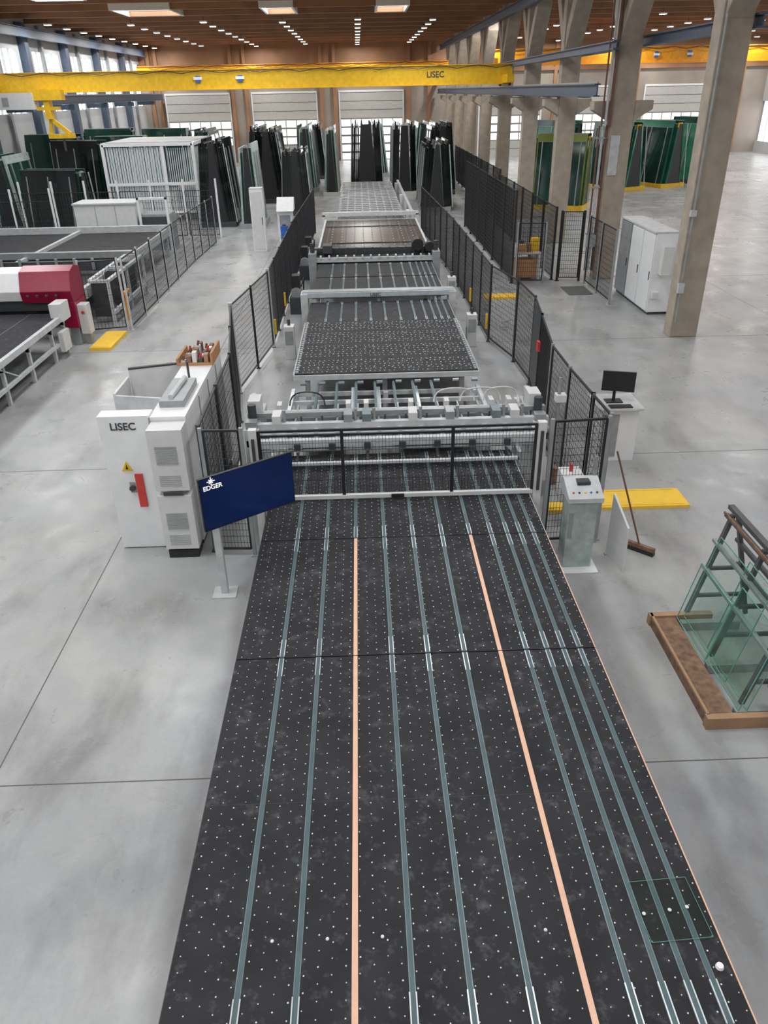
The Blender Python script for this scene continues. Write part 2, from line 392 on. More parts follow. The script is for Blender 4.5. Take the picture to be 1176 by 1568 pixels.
g=O("glass_pane");k=Matrix.Translation((2.03,3.27,.9085))@Matrix.Rotation(radians(3),4,'Z')
a,b_=.215,.225
g.quad((-a,-b_,.006),(a,-b_,.006),(a,b_,.006),(-a,b_,.006),"glass_thin")
for e in ((-a,a,-b_-.003,-b_),(-a,a,b_,b_+.003),(-a-.003,-a,-b_,b_),(a,a+.003,-b_,b_)): g.box(*e,.0042,.0065,"glass_edge")
for e in ((-a,-a+.01),(a-.01,a)): g.box(*e,-b_,-b_+.01,.004,.006,"glass_edge")
for px,py in ((-.19,-.02),(0,-.01),(.13,0.)): g.disc(px,py,.006,.014,"dot_white",10,.004)  # lamp reflections carried on across the pane as pale discs
g.xf(k);g.done()
# ------------------------------------------------------------ gate
g=O("safety_gate")
for x in (-1.56,2.40):
    g.box(x-.055,x+.055,9.55,9.65,.01,2.02,"offwhite");g.box(x-.08,x+.08,9.52,9.68,0,.02,"offwhite");g.box(x-.02,x+.02,9.52,9.55,1.0,1.9,"dark_grey")
X0,X1=-1.48,2.33
for z in (1.98,1.91): g.beam((X0,9.6,z),(X1,9.6,z),.03,.03,"black_paint")
for x in (X0,-.35,1.18,X1): g.beam((x,9.6,.98),(x,9.6,1.99),.045,.04,"black_paint")
for a,b in ((X0,-.35),(-.35,1.18),(1.18,X1)): wire_panel(g,(a,9.6),(b,9.6),1.0,1.9,.045,.1,.0042)
g.box(-1.5,2.34,9.57,9.63,.93,.985,"offwhite");g.box(.32,.50,9.55,9.57,.93,.99,"black_paint")
wire_panel(g,(X0,9.6),(X1,9.6),1.0,1.25,.0225,.03,.003)
g.done()
# ------------------------------------------------------------ safety fences
f=O("safety_fence")
fence(f,[(-1.72,9.62),(-2.28,9.65)],sp=.045,pm="steel_grey",fm="black_paint");f.done()
f=O("safety_fence")
fence(f,[(-2.33,9.78),(-2.38,13.1),(-2.88,16.64),(-2.44,20.2),(-2.45,28.4),(-2.2,39.)],sp=.06,sz=.12,w=.006,maxp=1.75,pm="dark_grey")
for p in ((-2.88,16.64),(-2.44,20.2)): f.box(p[0]-.04,p[0]+.04,p[1]-.04,p[1]+.04,0,2.06,"light_grey")
for p in ((-2.38,20.4),(-2.38,23.5)): f.box(p[0]-.025,p[0]+.025,p[1]-.04,p[1]+.04,.3,.7,"yellow")
f.done()
f=O("safety_fence")
fence(f,[(2.55,9.62),(3.36,9.68)],sp=.045,pm="steel_grey");f.done()
f=O("safety_fence")
fence(f,[(3.41,9.78),(3.38,10.6)],sp=.05,w=.005,maxp=3,pm="steel_grey")
fence(f,[(3.38,10.6),(3.34,11.85),(3.34,13.1),(3.6,15.2)],sp=.05,w=.005,maxp=3,pm="steel_grey")
fence(f,[(3.6,15.2),(3.78,16.7),(3.72,18.4),(3.36,20.2),(3.3,28.5),(2.95,39.)],sp=.06,sz=.12,w=.006,maxp=1.75,pm="dark_grey")
for p in ((3.33,20.4),(3.3,23.5)): f.box(p[0]-.03,p[0]+.02,p[1]-.04,p[1]+.04,.3,.7,"yellow")
f.beam((3.63,15.35,1.1),(3.75,16.55,1.1),.03,1.7,"dark_grey")
f.box(3.52,3.57,15.0,15.15,1.3,1.5,"red")
f.done()
f=O("mesh_partition")
fence(f,[(5.25,27.2),(5.2,40.)],z1=3.0,sp=.07,sz=.14,w=.010,maxp=2.1,post=.07);f.done()
f=O("mesh_partition")
fence(f,[(5.35,27.1),(6.3,27.0)],z1=2.0,sp=.07,sz=.14,w=.009,maxp=2.1,pm="steel_grey");f.done()
f=O("mesh_partition")
fence(f,[(6.9,27.4),(7.65,27.3)],z1=2.3,sp=.07,sz=.14,w=.008,maxp=1.2,post=.07);f.done()
f=O("mesh_partition")
fence(f,[(6.75,27.6),(6.8,40.)],z1=2.4,sp=.08,sz=.16,w=.009,maxp=2.0,post=.07)
f.done()
f=O("mesh_partition")
fence(f,[(7.2,42.),(7.2,62.)],z1=2.4,sp=.1,sz=.2,w=.012,maxp=2.2,post=.08);f.done()
f=O("safety_fence")
fence(f,[(-6.78,22.3),(-6.76,32.2),(-6.6,36.5)],sp=.09,sz=.18,w=.007,maxp=1.6,pm="light_grey",ph=.06)
f.done()
f=O("safety_fence")
fence(f,[(-7.9,22.0),(-6.88,22.25)],sp=.09,sz=.18,w=.007,maxp=1.6,pm="light_grey",ph=.06);f.done()
f=O("safety_fence")
fence(f,[(-19.,39.),(-6.7,38.5)],sp=.12,sz=.24,w=.012,maxp=1.5,pm="white_paint",z1=2.1,ph=.5,post=.08);f.done()
f=O("safety_fence")
fence(f,[(-19.5,34.5),(-13.,34.7)],sp=.12,sz=.24,w=.010,maxp=1.5,pm="white_paint",z1=2.2,ph=.5,post=.07);f.done()
# ------------------------------------------------------------ cutting bridge & frames
b=O("glass_cutting_bridge")
for y,z,h,mm in ((11.45,1.28,.14,"light_grey"),(11.75,1.38,.08,"steel_grey"),(12.05,1.26,.12,"light_grey"),(12.35,1.08,.10,"steel_grey")):
    b.box(-1.95,2.95,y-.05,y+.05,z-h/2,z+h/2,mm)
b.box(-1.95,2.95,11.3,11.36,1.0,1.12,"dark_grey");b.box(-1.95,2.95,11.34,11.39,1.16,1.2,"alu_bright")
b.box(-1.8,2.75,10.95,11.05,1.12,1.25,"light_grey");b.box(-1.8,2.75,10.94,11.0,1.06,1.09,"steel_grey");b.box(-1.45,2.35,10.62,10.68,.96,1.01,"light_grey")
for x in (-1.75,2.7): b.box(x-.05,x+.05,10.95,11.35,.9,1.25,"light_grey");b.box(x-.05,x+.05,11.2,11.3,.3,.9,"light_grey")
for x in (-1.42,2.35): b.box(x-.03,x+.03,10.62,10.98,.96,1.1,"steel_grey")
for k in range(7): x=-1.1+k*.55;b.box(x-.02,x+.02,10.68,11.0,1.0,1.03,"dark_grey");b.box(x-.05,x+.05,10.9,10.95,1.1,1.2,"dark_grey")
for x in (-1.85,2.8):
    b.box(x-.12,x+.12,11.3,12.5,.3,1.3,"light_grey");b.box(x-.16,x+.16,11.2,12.6,0,.3,"steel_grey")
    b.rod((x,11.6,1.3),(x,11.6,1.62),.07,"dark_grey",10);b.box(x-.1,x+.1,11.85,12.2,1.3,1.58,"offwhite")
    b.box(x-.09,x+.09,11.33,11.5,1.3,1.42,"steel_grey");b.rod((x-.05,12.3,1.3),(x-.05,12.3,1.55),.05,"light_grey",8)
for i in range(13):
    x=-1.5+i*.34;b.box(x-.035,x+.035,11.33,11.42,1.0,1.26,"alu_bright");b.rod((x,11.31,1.1),(x,11.38,1.1),.03,"dark_grey",8)
    b.box(x-.015,x+.015,11.5,12.3,1.30,1.33,"steel_grey");b.rod((x+.1,11.55,1.2),(x+.1,11.55,1.42),.018,"dark_grey",6)
for k,x in enumerate((-1.45,-.3,.0,.75,1.35,2.1,2.4)):
    b.box(x-.07,x+.07,11.4,11.7,1.35,1.48,["offwhite","steel_grey","alu"][k%3]);b.rod((x+.12,11.5,1.25),(x+.12,11.5,1.55),.03,"steel_grey",8);b.box(x-.04,x+.04,11.95,12.15,1.32,1.46,"offwhite")
for x0_,ex in ((-1.0,.3),(1.5,.35),(1.95,.35),(2.3,.3)):
    pts=[(x0_+ex*cos(a),12.2+.05*sin(3*a),1.35+.26*sin(a)) for a in [pi*k/10 for k in range(11)]]
    b.cable(pts,.014,"offwhite" if x0_>0 else "black_paint")
for k in range(24):
    x=-1.8+k*.2;b.box(x,x+.03,12.32,12.38,1.14,1.18,"dark_grey")
b.box(-1.8,2.8,11.38,11.41,1.0,1.03,"red")
b.done(.004)
c=O("roller_frame_conveyor")
for x in (-1.45,-.25,.25,1.0,2.25): c.box(x-.035,x+.035,12.66,14.6,.72,.80,"alu_bright")
for y in (12.7,13.4,14.1,14.58): c.box(-1.45,2.25,y-.03,y+.03,.64,.72,"light_grey")
for x in TEAL[:5]+ORG: c.box(x-.025,x+.025,12.68,14.6,.84,.9,"alu");c.box(x-.017,x+.017,12.68,14.6,.9,.915,"teal_belt")
for x in (-1.4,.4,2.2):
    for y in (12.7,14.5): c.box(x-.045,x+.045,y-.045,y+.045,0,.72,"light_grey")
for z,y in ((.3,13.1),(.45,13.9)): c.box(-1.4,2.2,y-.03,y+.03,z,z+.06,"steel_grey")
c.box(-1.2,-.4,12.9,14.3,.2,.45,"dark_grey");c.box(.5,2.1,12.9,14.3,.2,.45,"dark_grey")
for x in (-.9,.9,1.7): c.rod((x,13.2,.45),(x,13.2,.68),.1,"black_paint",10)
for i in range(10):
    x=-1.3+i*.38;c.rod((x,14.5,.93),(x+.12,14.5,.93),.035,"alu",8)
c.done()
p=O("perforated_tilting_table");z=1.05
p.box(-1.42,2.28,14.75,18.7,z-.05,z,"table_black")
for x in (-1.44,2.30): p.box(x-.02,x+.02,14.75,18.7,z-.09,z-.01,"steel_grey")
p.box(-1.45,2.31,14.70,14.75,z-.12,z-.02,"light_grey");p.box(-1.45,2.31,18.7,18.74,z-.12,z-.03,"steel_grey")
for i in range(38):
    for j in range(26):
        x=-1.36+i*.0975;y=14.86+j*.148
        if (i*5+j*3)%7==0: continue
        if j%7==6: continue
        p.disc(x+(.02 if j%2 else 0),y,z,.0115 if (i+j)%3 else .016,"dot_white",6,.004)
for x in TEAL+ORG:
    for j in range(8): y=15.0+j*.49;p.box(x-.015,x+.015,y,y+.05,z,z+.02,"alu")
for j in range(26): y=14.8+j*.15;p.box(-1.40,-1.35,y,y+.04,z,z+.03,"alu_bright");p.box(2.21,2.26,y,y+.04,z,z+.03,"alu_bright")
for x in (-1.2,.4,2.0):
    for y in (15.1,18.3): p.box(x-.05,x+.05,y-.05,y+.05,0,z-.14,"light_grey")
    p.box(x-.05,x+.05,14.8,18.65,z-.14,z-.05,"light_grey")
p.done()
t=air_table(18.85,20.88,tan=False,zt=1.0,dots=False);t.done()
b=O("breaking_bridge")
b.box(-1.65,2.5,21.0,21.3,1.08,1.26,"steel_grey");b.box(-1.65,2.5,20.98,21.0,1.1,1.24,"alu_bright");b.box(-1.65,2.5,21.3,21.36,1.02,1.2,"light_grey")
for x in (-1.6,2.45): b.box(x-.1,x+.1,20.95,21.45,0,1.2,"light_grey")
ob=b.done(.01);text("LISEC",.12,Matrix.Translation((.2,20.975,1.12))@Matrix.Rotation(pi/2,4,'X'),"dark_grey",ob,"lettering")
t=air_table(21.5,24.0,tan=False,zt=1.0,dots=False);t.done()
t=air_table(24.1,26.15,tan=False,zt=1.0,dots=False);t.done()
b=O("edge_deletion_machine")
b.box(-1.65,2.5,26.4,26.5,1.0,1.15,"light_grey");b.box(-1.65,2.5,27.0,27.2,1.05,1.35,"dark_grey");b.box(-1.65,2.5,26.6,26.9,.9,1.15,"black_paint")
for x in (-1.65,2.5): b.box(x-.13,x+.13,26.3,27.6,0,1.3,"steel_grey");b.rod((x,26.6,1.3),(x,26.6,1.6),.08,"dark_grey",10)
b.rod((1.9,26.7,1.45),(1.9,27.2,1.45),.2,"black_paint",14);b.rod((2.3,26.6,1.4),(2.3,26.9,1.4),.16,"black_paint",14)
b.box(-1.3,-1.0,26.6,27.2,1.25,1.5,"dark_grey")
for i in range(14): b.box(-1.4+i*.28,-1.34+i*.28,26.35,26.5,1.12,1.22,"offwhite");b.rod((-1.3+i*.28,26.8,1.15),(-1.3+i*.28,26.8,1.4),.03,"dark_grey",6)
b.done(.01)
t=O("glass_loading_table")
t.box(-1.5,2.4,28.,35.9,.96,1.0,"brown_glass")
for x in (-1.55,2.45): t.box(x-.04,x+.04,27.9,36,.85,1.03,"light_grey")
for y in (27.92,35.98,32.): t.box(-1.56,2.46,y-.04,y+.04,.84,1.02 if y!=32 else .95,"light_grey")
for y in (30.,34.): t.box(-1.45,2.35,y-.02,y+.02,1.0,1.03,"dark_grey")
for i in range(11): x=-1.3+i*.35;t.box(x-.02,x+.02,28,35.9,1.0,1.006,"dark_grey")
for x in (-1.5,2.4):
    for y in (28.1,32,35.8): t.box(x-.06,x+.06,y-.06,y+.06,0,.84,"light_grey")
for k in range(9):
    for j in range(12): t.disc(-1.15+k*.4,28.4+j*.62,1.0,.025,"dot_white",6,.01)
t.box(-1.7,2.6,36.1,36.25,1.15,1.3,"offwhite");t.box(-1.7,-1.58,36.1,36.25,0,1.2,"offwhite");t.box(2.48,2.6,36.1,36.25,0,1.2,"offwhite")
t.done()
t=O("grid_conveyor")
for i in range(9): x=-1.0+i*.37;t.box(x-.03,x+.03,37.,52.,.93,1.0,"steel_grey")
for j in range(22): y=37.1+j*.7;t.box(-1.05,2.0,y-.05,y+.05,1.0,1.04,"light_grey")
t.box(-1.0,2.,37.,52.,.6,.63,"black_paint")
for x in (-1.,2.):
    for y in (37.2,42,47,51.8): t.box(x-.06,x+.06,y-.06,y+.06,0,.93,"light_grey")
t.box(2.3,2.42,37,51,1.1,1.2,"alu_bright")
for y in (38,44,50): t.box(2.15,2.5,y,y+.3,.2,1.1,"offwhite");t.box(2.3,2.42,y,y+.1,0,.2,"offwhite")
t.done()
for i,(x,y) in enumerate(((-2.05,24.),(-2.08,28.9),(-2.05,31.))):
    t=O("vacuum_pump")
    t.box(x-.2,x+.2,y-.4,y+.4,0,.5,"dark_grey");t.rod((x,y-.3,.6),(x,y+.3,.6),.16,"steel_grey",12);t.box(x-.12,x+.12,y-.1,y+.3,.5,1.1,"black_paint")
    t.cable([(x+.1,y+.35,.6),(x+.2,y+.6,.9),(x+.15,y+.8,.4),(x+.1,y+1.,.05)],.025,"black_paint")
    t.done()
for x,y in ((2.82,24.5),(2.85,19.9),(-1.9,19.2)):
    t=O("junction_box");t.box(x-.13,x+.13,y-.15,y+.15,.0,.85,"offwhite");t.box(x-.1,x+.1,y-.18,y-.15,.4,.75,"steel_grey");t.rod((x,y,.85),(x,y,1.0),.04,"dark_grey",8);t.done(.01)
# ------------------------------------------------------------ control cabinet
c=O("control_cabinet")
c.box(-3.02,-2.52,9.95,13.0,.1,2.1,"white_paint");c.box(-3.0,-2.54,10.,12.95,0,.1,"dark_grey")
c.box(-3.74,-3.02,9.93,10.18,.02,2.13,"white_paint")
c.box(-3.03,-3.015,9.925,9.95,.05,2.1,"steel_grey")
for z0,z1 in ((1.12,2.04),(.16,1.04)):
    c.box(-3.0,-2.52,9.6,9.93,z0,z1,"offwhite")
    for k in range(10): z=z0+.12+k*.028+(.3 if z0>1 else .22);c.box(-2.92,-2.62,9.588,9.6,z,z+.011,"steel_grey")
    for k in range(6): z=z0+.08+k*.03;c.box(-2.92,-2.62,9.592,9.6,z,z+.01,"steel_grey")
c.box(-2.98,-2.54,9.62,9.93,0,.13,"black_paint")
c.box(-2.9,-2.62,9.585,9.6,1.05,1.11,"dark_grey")
c.box(-3.36,-3.25,9.9,9.93,.72,1.25,"red");c.rod((-3.42,9.93,1.03),(-3.42,9.88,1.03),.045,"dark_grey",12);c.box(-3.46,-3.38,9.915,9.93,.95,1.12,"steel_grey")
c.prism([(-3.53,1.3),(-3.37,1.3),(-3.45,1.45)],'y',9.915,9.93,"yellow");c.prism([(-3.47,1.33),(-3.43,1.33),(-3.45,1.41)],'y',9.91,9.915,"black_paint")
c.box(-2.95,-2.6,10.3,11.3,2.1,2.2,"steel_grey");c.rod((-2.8,10.4,2.22),(-2.75,11.2,2.24),.04,"light_grey",8)
c.rod((-2.78,11.6,2.1),(-2.78,11.6,2.36),.02,"dark_grey",6)
for k in range(3): c.box(-2.518,-2.505,10.9+k*.75,10.91+k*.75,.15,2.05,"steel_grey")
# tray of machine parts on the roof
c.box(-3.1,-2.5,12.2,12.98,2.1,2.14,"cardboard");c.box(-2.54,-2.5,12.2,12.98,2.14,2.30,"cardboard");c.box(-3.1,-3.06,12.2,12.98,2.14,2.22,"cardboard")
for i in range(20):
    x=-3.03+(i%5)*.095;y=12.24+(i//5)*.18;h=2.17+.035*((i*7)%5);c.box(x,x+.07,y,y+.12,2.14,h,["light_grey","pipe_brown","plywood","dark_grey","offwhite","wood"][(i*5)%6])
    if i%3==0: c.rod((x+.03,y+.05,h),(x+.05,y+.06,h+.08),.02,"red" if i%2 else "pipe_brown",8)
ob=c.done(.008)
text("LISEC",.15,Matrix.Translation((-3.58,9.925,1.93))@Matrix.Rotation(pi/2,4,'X'),"dark_grey",ob,"lettering")
d=O("open_cabinet_doors")
d.beam((-3.06,12.6,1.05),(-3.95,12.35,1.05),.05,1.95,"offwhite");d.beam((-3.06,11.3,.95),(-3.95,11.5,.95),.05,1.85,"light_grey")
d.beam((-3.95,12.35,2.03),(-3.15,12.58,2.03),.06,.03,"dark_grey");d.beam((-3.97,11.5,.95),(-3.97,12.33,.95),.04,1.9,"offwhite")
d.done()
s=O("information_screen")
P0=Vector((-2.11,8.42,0));P1=Vector((-1.02,9.2,0));d=(P1-P0).normalized();n=Vector((d.y,-d.x,0))
def q(a,b,zc,w,h,m): s.beam(a+Vector((0,0,zc)),b+Vector((0,0,zc)),w,h,m)
q(P0,P1,1.49,.04,.74,"black_paint");q(P0+n*.022+d*.012,P1+n*.022-d*.012,1.49,.004,.715,"screen_blue")
bb=P0+d*.22-n*.14
s.box(bb.x-.045,bb.x+.045,bb.y-.045,bb.y+.045,.02,1.6,"light_grey")
s.beam(tuple(bb+Vector((0,0,1.5))),tuple(P0+d*.26-n*.025+Vector((0,0,1.5))),.12,.12,"dark_grey")
s.box(bb.x-.16,bb.x+.16,bb.y-.14,bb.y+.14,0,.02,"light_grey")
sc=P0+d*.165+n*.026+Vector((0,0,1.80))
for k in range(4):
    a=pi*k/4;L=.055 if k%2==0 else .04;v=d*cos(a)*L+Vector((0,0,1))*sin(a)*L
    s.beam(tuple(sc-v),tuple(sc+v),.004,.012,"text_white") if k!=2 else s.beam(tuple(sc-v),tuple(sc+v),.012,.004,"text_white")
ob=s.done()
R=Matrix(((d.x,0,n.x,0),(d.y,0,n.y,0),(0,1,0,0),(0,0,0,1)))
text("EDGER",.085,Matrix.Translation(P0+d*.05+n*.026+Vector((0,0,1.69)))@R,"text_white",ob,"lettering")
# ------------------------------------------------------------ operator pedestal etc
p=O("control_pedestal")
p.box(2.72,3.12,9.0,9.3,.02,1.12,"glass_frame_pale");p.box(2.66,3.2,8.85,9.35,0,.02,"white_paint")
p.prism([(8.9,1.1),(9.35,1.1),(9.35,1.3),(9.28,1.32),(8.9,1.17)],'x',2.68,3.16,"light_grey")
for i in range(5): p.rod((2.76+i*.08,9.0,1.19),(2.76+i*.08,9.0,1.225),.016,["red","dark_grey","yellow","blue","dark_grey"][i],8)
p.box(2.84,3.02,9.12,9.25,1.26,1.31,"dark_grey");p.box(2.74,2.8,8.99,9.0,.5,.9,"steel_grey")
p.box(3.1,3.14,9.3,9.34,1.3,1.6,"steel_grey")
p.done(.006)
p=O("side_panel");p.hexa([(3.44,9.35,0),(3.47,9.35,0),(3.56,8.85,0),(3.53,8.85,0),(3.44,9.35,1.0),(3.47,9.35,1.0),(3.56,8.88,.7),(3.53,8.88,.7)],"offwhite");p.box(3.42,3.5,9.3,9.36,0,.03,"steel_grey");p.done()
m_=O("antislip_platform");m_.box(3.62,5.2,10.66,11.26,0,.05,"yellow_mat")
m_.box(3.7,5.12,10.7,10.72,.05,.053,"yellow");m_.box(3.7,5.12,11.2,11.22,.05,.053,"yellow")
m_.done()
m_=O("antislip_platform");m_.box(2.85,3.25,10.62,10.9,0,.05,"yellow_mat")
m_.box(2.9,3.2,10.66,10.68,.05,.053,"yellow")
m_.done()
b=O("broom");b.rod((3.95,9.40,.1),(3.56,9.78,1.45),.014,"pipe_brown",6)
b.hexa([(3.76,9.54,.06),(3.80,9.58,.06),(4.14,9.26,.06),(4.10,9.22,.06),(3.76,9.54,.12),(3.80,9.58,.12),(4.14,9.26,.12),(4.10,9.22,.12)],"wood")
b.hexa([(3.75,9.53,0),(3.81,9.59,0),(4.15,9.27,0),(4.09,9.21,0),(3.76,9.54,.06),(3.80,9.58,.06),(4.14,9.26,.06),(4.10,9.22,.06)],"black_paint");b.done()
w=O("computer_workstation")
w.box(4.15,4.85,12.5,13.15,0,1.0,"white_paint");w.box(4.1,4.9,12.4,13.2,1.0,1.04,"light_grey");w.box(4.2,4.5,12.48,12.5,.1,.9,"steel_grey")
w.rod((4.45,12.8,1.04),(4.45,12.8,1.3),.03,"black_paint");w.box(4.3,4.6,12.7,12.9,1.04,1.06,"black_paint")
w.beam((4.2,12.78,1.45),(4.74,12.62,1.45),.04,.36,"black_paint");w.box(4.3,4.7,12.44,12.6,1.04,1.06,"black_paint")
w.done(.005)
for (x,y,h) in ((2.9,13.1,1.0),(3.05,10.2,.95)):
    w=O("junction_box");w.box(x-.16,x+.16,y-.16,y+.16,.5,h,"offwhite");w.box(x-.04,x+.04,y-.04,y+.04,0,.5,"steel_grey");w.box(x-.1,x+.1,y-.19,y-.16,.6,h-.08,"dark_grey");w.rod((x,y,h),(x,y,h+.12),.03,"red",8);w.done(.006)
w=O("sensor_post")
w.rod((3.16,11.7,0),(3.16,11.7,1.9),.03,"steel_grey");w.box(3.1,3.27,11.62,11.78,1.5,1.62,"offwhite");w.box(3.1,3.25,11.6,11.8,0,.3,"wood")
w.done()
# ------------------------------------------------------------ glass rack right
r=O("glass_a_frame_rack")
r.box(3.52,3.82,5.85,7.72,.0,.12,"wood")
for y in (5.86,7.66): r.box(3.5,4.3,y-.03,y+.05,.0,.15,"plywood")
r.box(3.52,3.55,5.9,7.7,.12,.15,"plywood")
r.box(3.86,4.6,5.95,6.03,0,.12,"steel_grey");r.box(3.86,4.6,7.5,7.58,0,.12,"steel_grey");r.box(3.86,4.6,6.7,6.78,0,.12,"steel_grey")
for y in (5.35,6.1,6.9,7.7):
    r.beam((3.98,y,.1),(4.3,y,1.55),.05,.05,"rack_steel");r.beam((4.75,y,.1),(4.36,y,1.55),.05,.05,"rack_steel")
    r.beam((4.03,y,.4),(4.66,y,.4),.04,.04,"rack_steel");r.beam((4.12,y,.8),(4.57,y,.8),.04,.04,"rack_steel")
for z,x in ((1.5,4.27),(1.15,4.19),(.8,4.11)): r.beam((x,5.1,z),(x,7.8,z),.05,.04,"steel_grey" if z<1.4 else "rack_steel");r.beam((8.66-x,5.1,z),(8.66-x,7.8,z),.05,.04,"rack_steel")
r.beam((4.24,5.1,1.53),(4.24,7.8,1.53),.02,.03,"wood")
r.beam((4.33,5.1,1.58),(4.33,7.85,1.58),.07,.05,"rack_steel")
for y0,y1,h,dx in ((5.95,7.0,1.2,.04),(6.4,7.62,1.15,0),(5.95,6.8,1.0,-.05),(6.75,7.6,.8,-.1)):
    a=3.93+dx;b=a+.21*h
    r.quad((a,y0,.14),(a,y1,.14),(b,y1,.14+h),(b,y0,.14+h),"glass_clear")
    for (P,Q) in (((a,y0,.14),(b,y0,.14+h)),((b,y0,.14+h),(b,y1,.14+h)),((a,y1,.14),(b,y1,.14+h)),((a,y0,.14),(a,y1,.14))): r.beam(P,Q,.009,.009,"glass_edge")
for y in (5.6,5.95): r.beam((4.15,y,1.15),(4.15,y,.45),.04,.04,"blue");r.beam((4.08,y-.1,1.1),(4.25,y+.12,1.1),.04,.04,"blue")
r.done()
# ------------------------------------------------------------ white cabinets right
c=O("switch_cabinet_row")
for k,(y0,y1,mm) in enumerate(((22.5,23.5,"white_paint"),(23.53,24.6,"white_paint"),(24.63,25.7,"steel_grey"))):
    c.box(8.45,9.15,y0,y1,.08,2.3,mm);c.box(8.5,9.1,y0+.03,y1-.03,0,.08,"dark_grey");c.box(8.42,8.45,y0+.04,y1-.04,.12,2.26,mm);c.box(8.40,8.42,y0+.1,y0+.14,1.,1.25,"dark_grey")
c.box(8.6,8.9,22.2,22.5,1.2,2.0,"offwhite");c.box(8.5,8.7,22.35,22.5,.5,.7,"offwhite");c.box(8.4,9.1,22.5,25.7,2.3,2.36,"light_grey")
c.done(.01)
c=O("mesh_partition");fence(c,[(7.75,26.9),(7.75,23.9)],z1=2.2,sp=.08,sz=.16,w=.007,maxp=1.5,post=.06,pm="steel_grey");c.done()
m_=O("door_mat");m_.box(6.8,7.6,25.2,26.4,0,.02,"mat_dark")
for k in range(6): m_.box(6.84,7.56,25.3+k*.18,25.32+k*.18,.02,.025,"joint")
m_.done()
w=O("workbench");w.box(5.4,6.3,27.5,28.3,.9,.96,"light_grey")
for a in(5.45,6.25):
    for bb in(27.55,28.25): w.box(a-.04,a+.04,bb-.04,bb+.04,0,.9,"light_grey")
w.box(5.45,6.2,27.6,28.2,.1,.7,"cardboard");w.box(5.5,5.8,27.6,27.9,.96,1.2,"cardboard");w.box(6.0,6.25,27.7,28.,.96,1.4,"yellow");w.box(5.6,5.75,27.9,28.1,.96,1.3,"dark_grey");w.box(5.85,5.95,27.6,27.8,.96,1.25,"wood");w.done()
m_=O("antislip_platform");m_.box(4.0,5.1,24.9,25.5,0,.05,"yellow_mat");m_.box(4.05,5.05,24.92,24.96,.05,.056,"yellow");m_.done()
# ------------------------------------------------------------ left machine line
c=O("belt_conveyor")
c.box(-12.5,-7.98,13.,20.4,.93,1.0,"table_black");c.box(-7.98,-7.88,13.,20.4,.88,1.02,"light_grey")
c.box(-7.98,-7.9,13.,20.2,.35,.43,"light_grey");c.box(-8.3,-8.0,13,20.2,.8,.93,"dark_grey")
for y in (13.3,14.8,16.3,17.8,19.3,20.2):
    c.box(-8.0,-7.92,y-.04,y+.04,0,.88,"light_grey");c.box(-12.4,-12.3,y-.05,y+.05,0,.93,"light_grey");c.box(-12.4,-7.9,y-.04,y+.04,.75,.86,"steel_grey")
for y in (14.05,17.05): c.beam((-7.94,y,.4),(-7.94,y-.9,.86),.03,.03,"light_grey")
for x in (-11.5,-10.6,-9.7,-8.8): c.box(x-.02,x+.02,13,20.4,1.0,1.006,"dark_grey")
c.box(-8.1,-7.8,19.9,20.5,.9,1.35,"offwhite");c.box(-7.9,-7.78,19.6,20.1,.2,.7,"offwhite")
c.done()
m_=O("antislip_platform");m_.box(-7.42,-6.85,20.3,21.95,0,.08,"yellow_mat");m_.box(-7.4,-6.9,20.35,20.4,.08,.086,"yellow");m_.done()
c=O("glass_cutting_gantry")
c.prism([(20.8,1.25),(21.7,1.25),(21.7,1.95),(21.3,2.05),(20.95,1.95),(20.75,1.5)],'x',-13.5,-9.1,"white_paint")
c.prism([(20.78,1.2),(21.72,1.2),(21.72,1.98),(21.3,2.08),(20.93,1.98),(20.72,1.5)],'x',-9.1,-7.75,"magenta")
c.prism([(20.8,.5),(21.7,.5),(21.7,1.2),(20.8,1.2)],'x',-8.1,-7.75,"magenta")
c.box(-13.4,-7.8,20.95,21.55,.95,1.25,"dark_grey");c.box(-8.05,-7.8,20.9,21.6,0,.5,"steel_grey");c.box(-13.4,-13.1,20.9,21.6,0,1.2,"steel_grey")
for k in range(4): c.rod((-8.9+k*.25,20.72,1.4),(-8.9+k*.25,20.66,1.4),.04,"dark_grey",8)
c.box(-7.75,-7.5,20.9,21.25,.3,1.1,"offwhite");c.rod((-7.6,20.88,.9),(-7.6,20.84,.9),.05,"red",10);c.box(-7.7,-7.55,21.,21.15,0,.3,"steel_grey")
c.done(.02)
c=O("belt_conveyor")
c.box(-15.5,-8.2,22.6,34.,.93,1.0,"table_black")
for x in (-8.2,-11.8): c.box(x-.05,x+.08,22.6,34,.8,1.12,"light_grey")
c.box(-15.5,-8.1,22.5,22.7,.8,1.1,"dark_grey");c.box(-15.5,-8.1,33.9,34.1,.8,1.25,"light_grey");c.box(-15.5,-8.1,28.,28.25,1.05,1.25,"steel_grey");c.box(-15.5,-8.1,25.5,25.65,1.1,1.4,"dark_grey")
for k in range(12): c.rod((-15+k*.58,25.45,1.15),(-15+k*.58,25.45,1.5),.05,"steel_grey",8)
for x in (-8.2,-11.8,-15.3):
    for y in (22.8,25.5,28.2,31.,33.8): c.box(x-.06,x+.06,y-.06,y+.06,0,.85,"light_grey")
for y in (23.2,24.6,26.): c.box(-8.05,-7.5,y,y+.12,.5,1.25,"dark_grey");c.box(-8.05,-7.5,y-.05,y+.3,.2,.5,"dark_grey")
c.box(-8.05,-7.95,23.,27.,1.25,1.33,"light_grey");c.box(-7.5,-7.4,23.,27.,1.25,1.33,"light_grey");c.box(-7.5,-7.4,23.,27.,.3,.4,"light_grey")
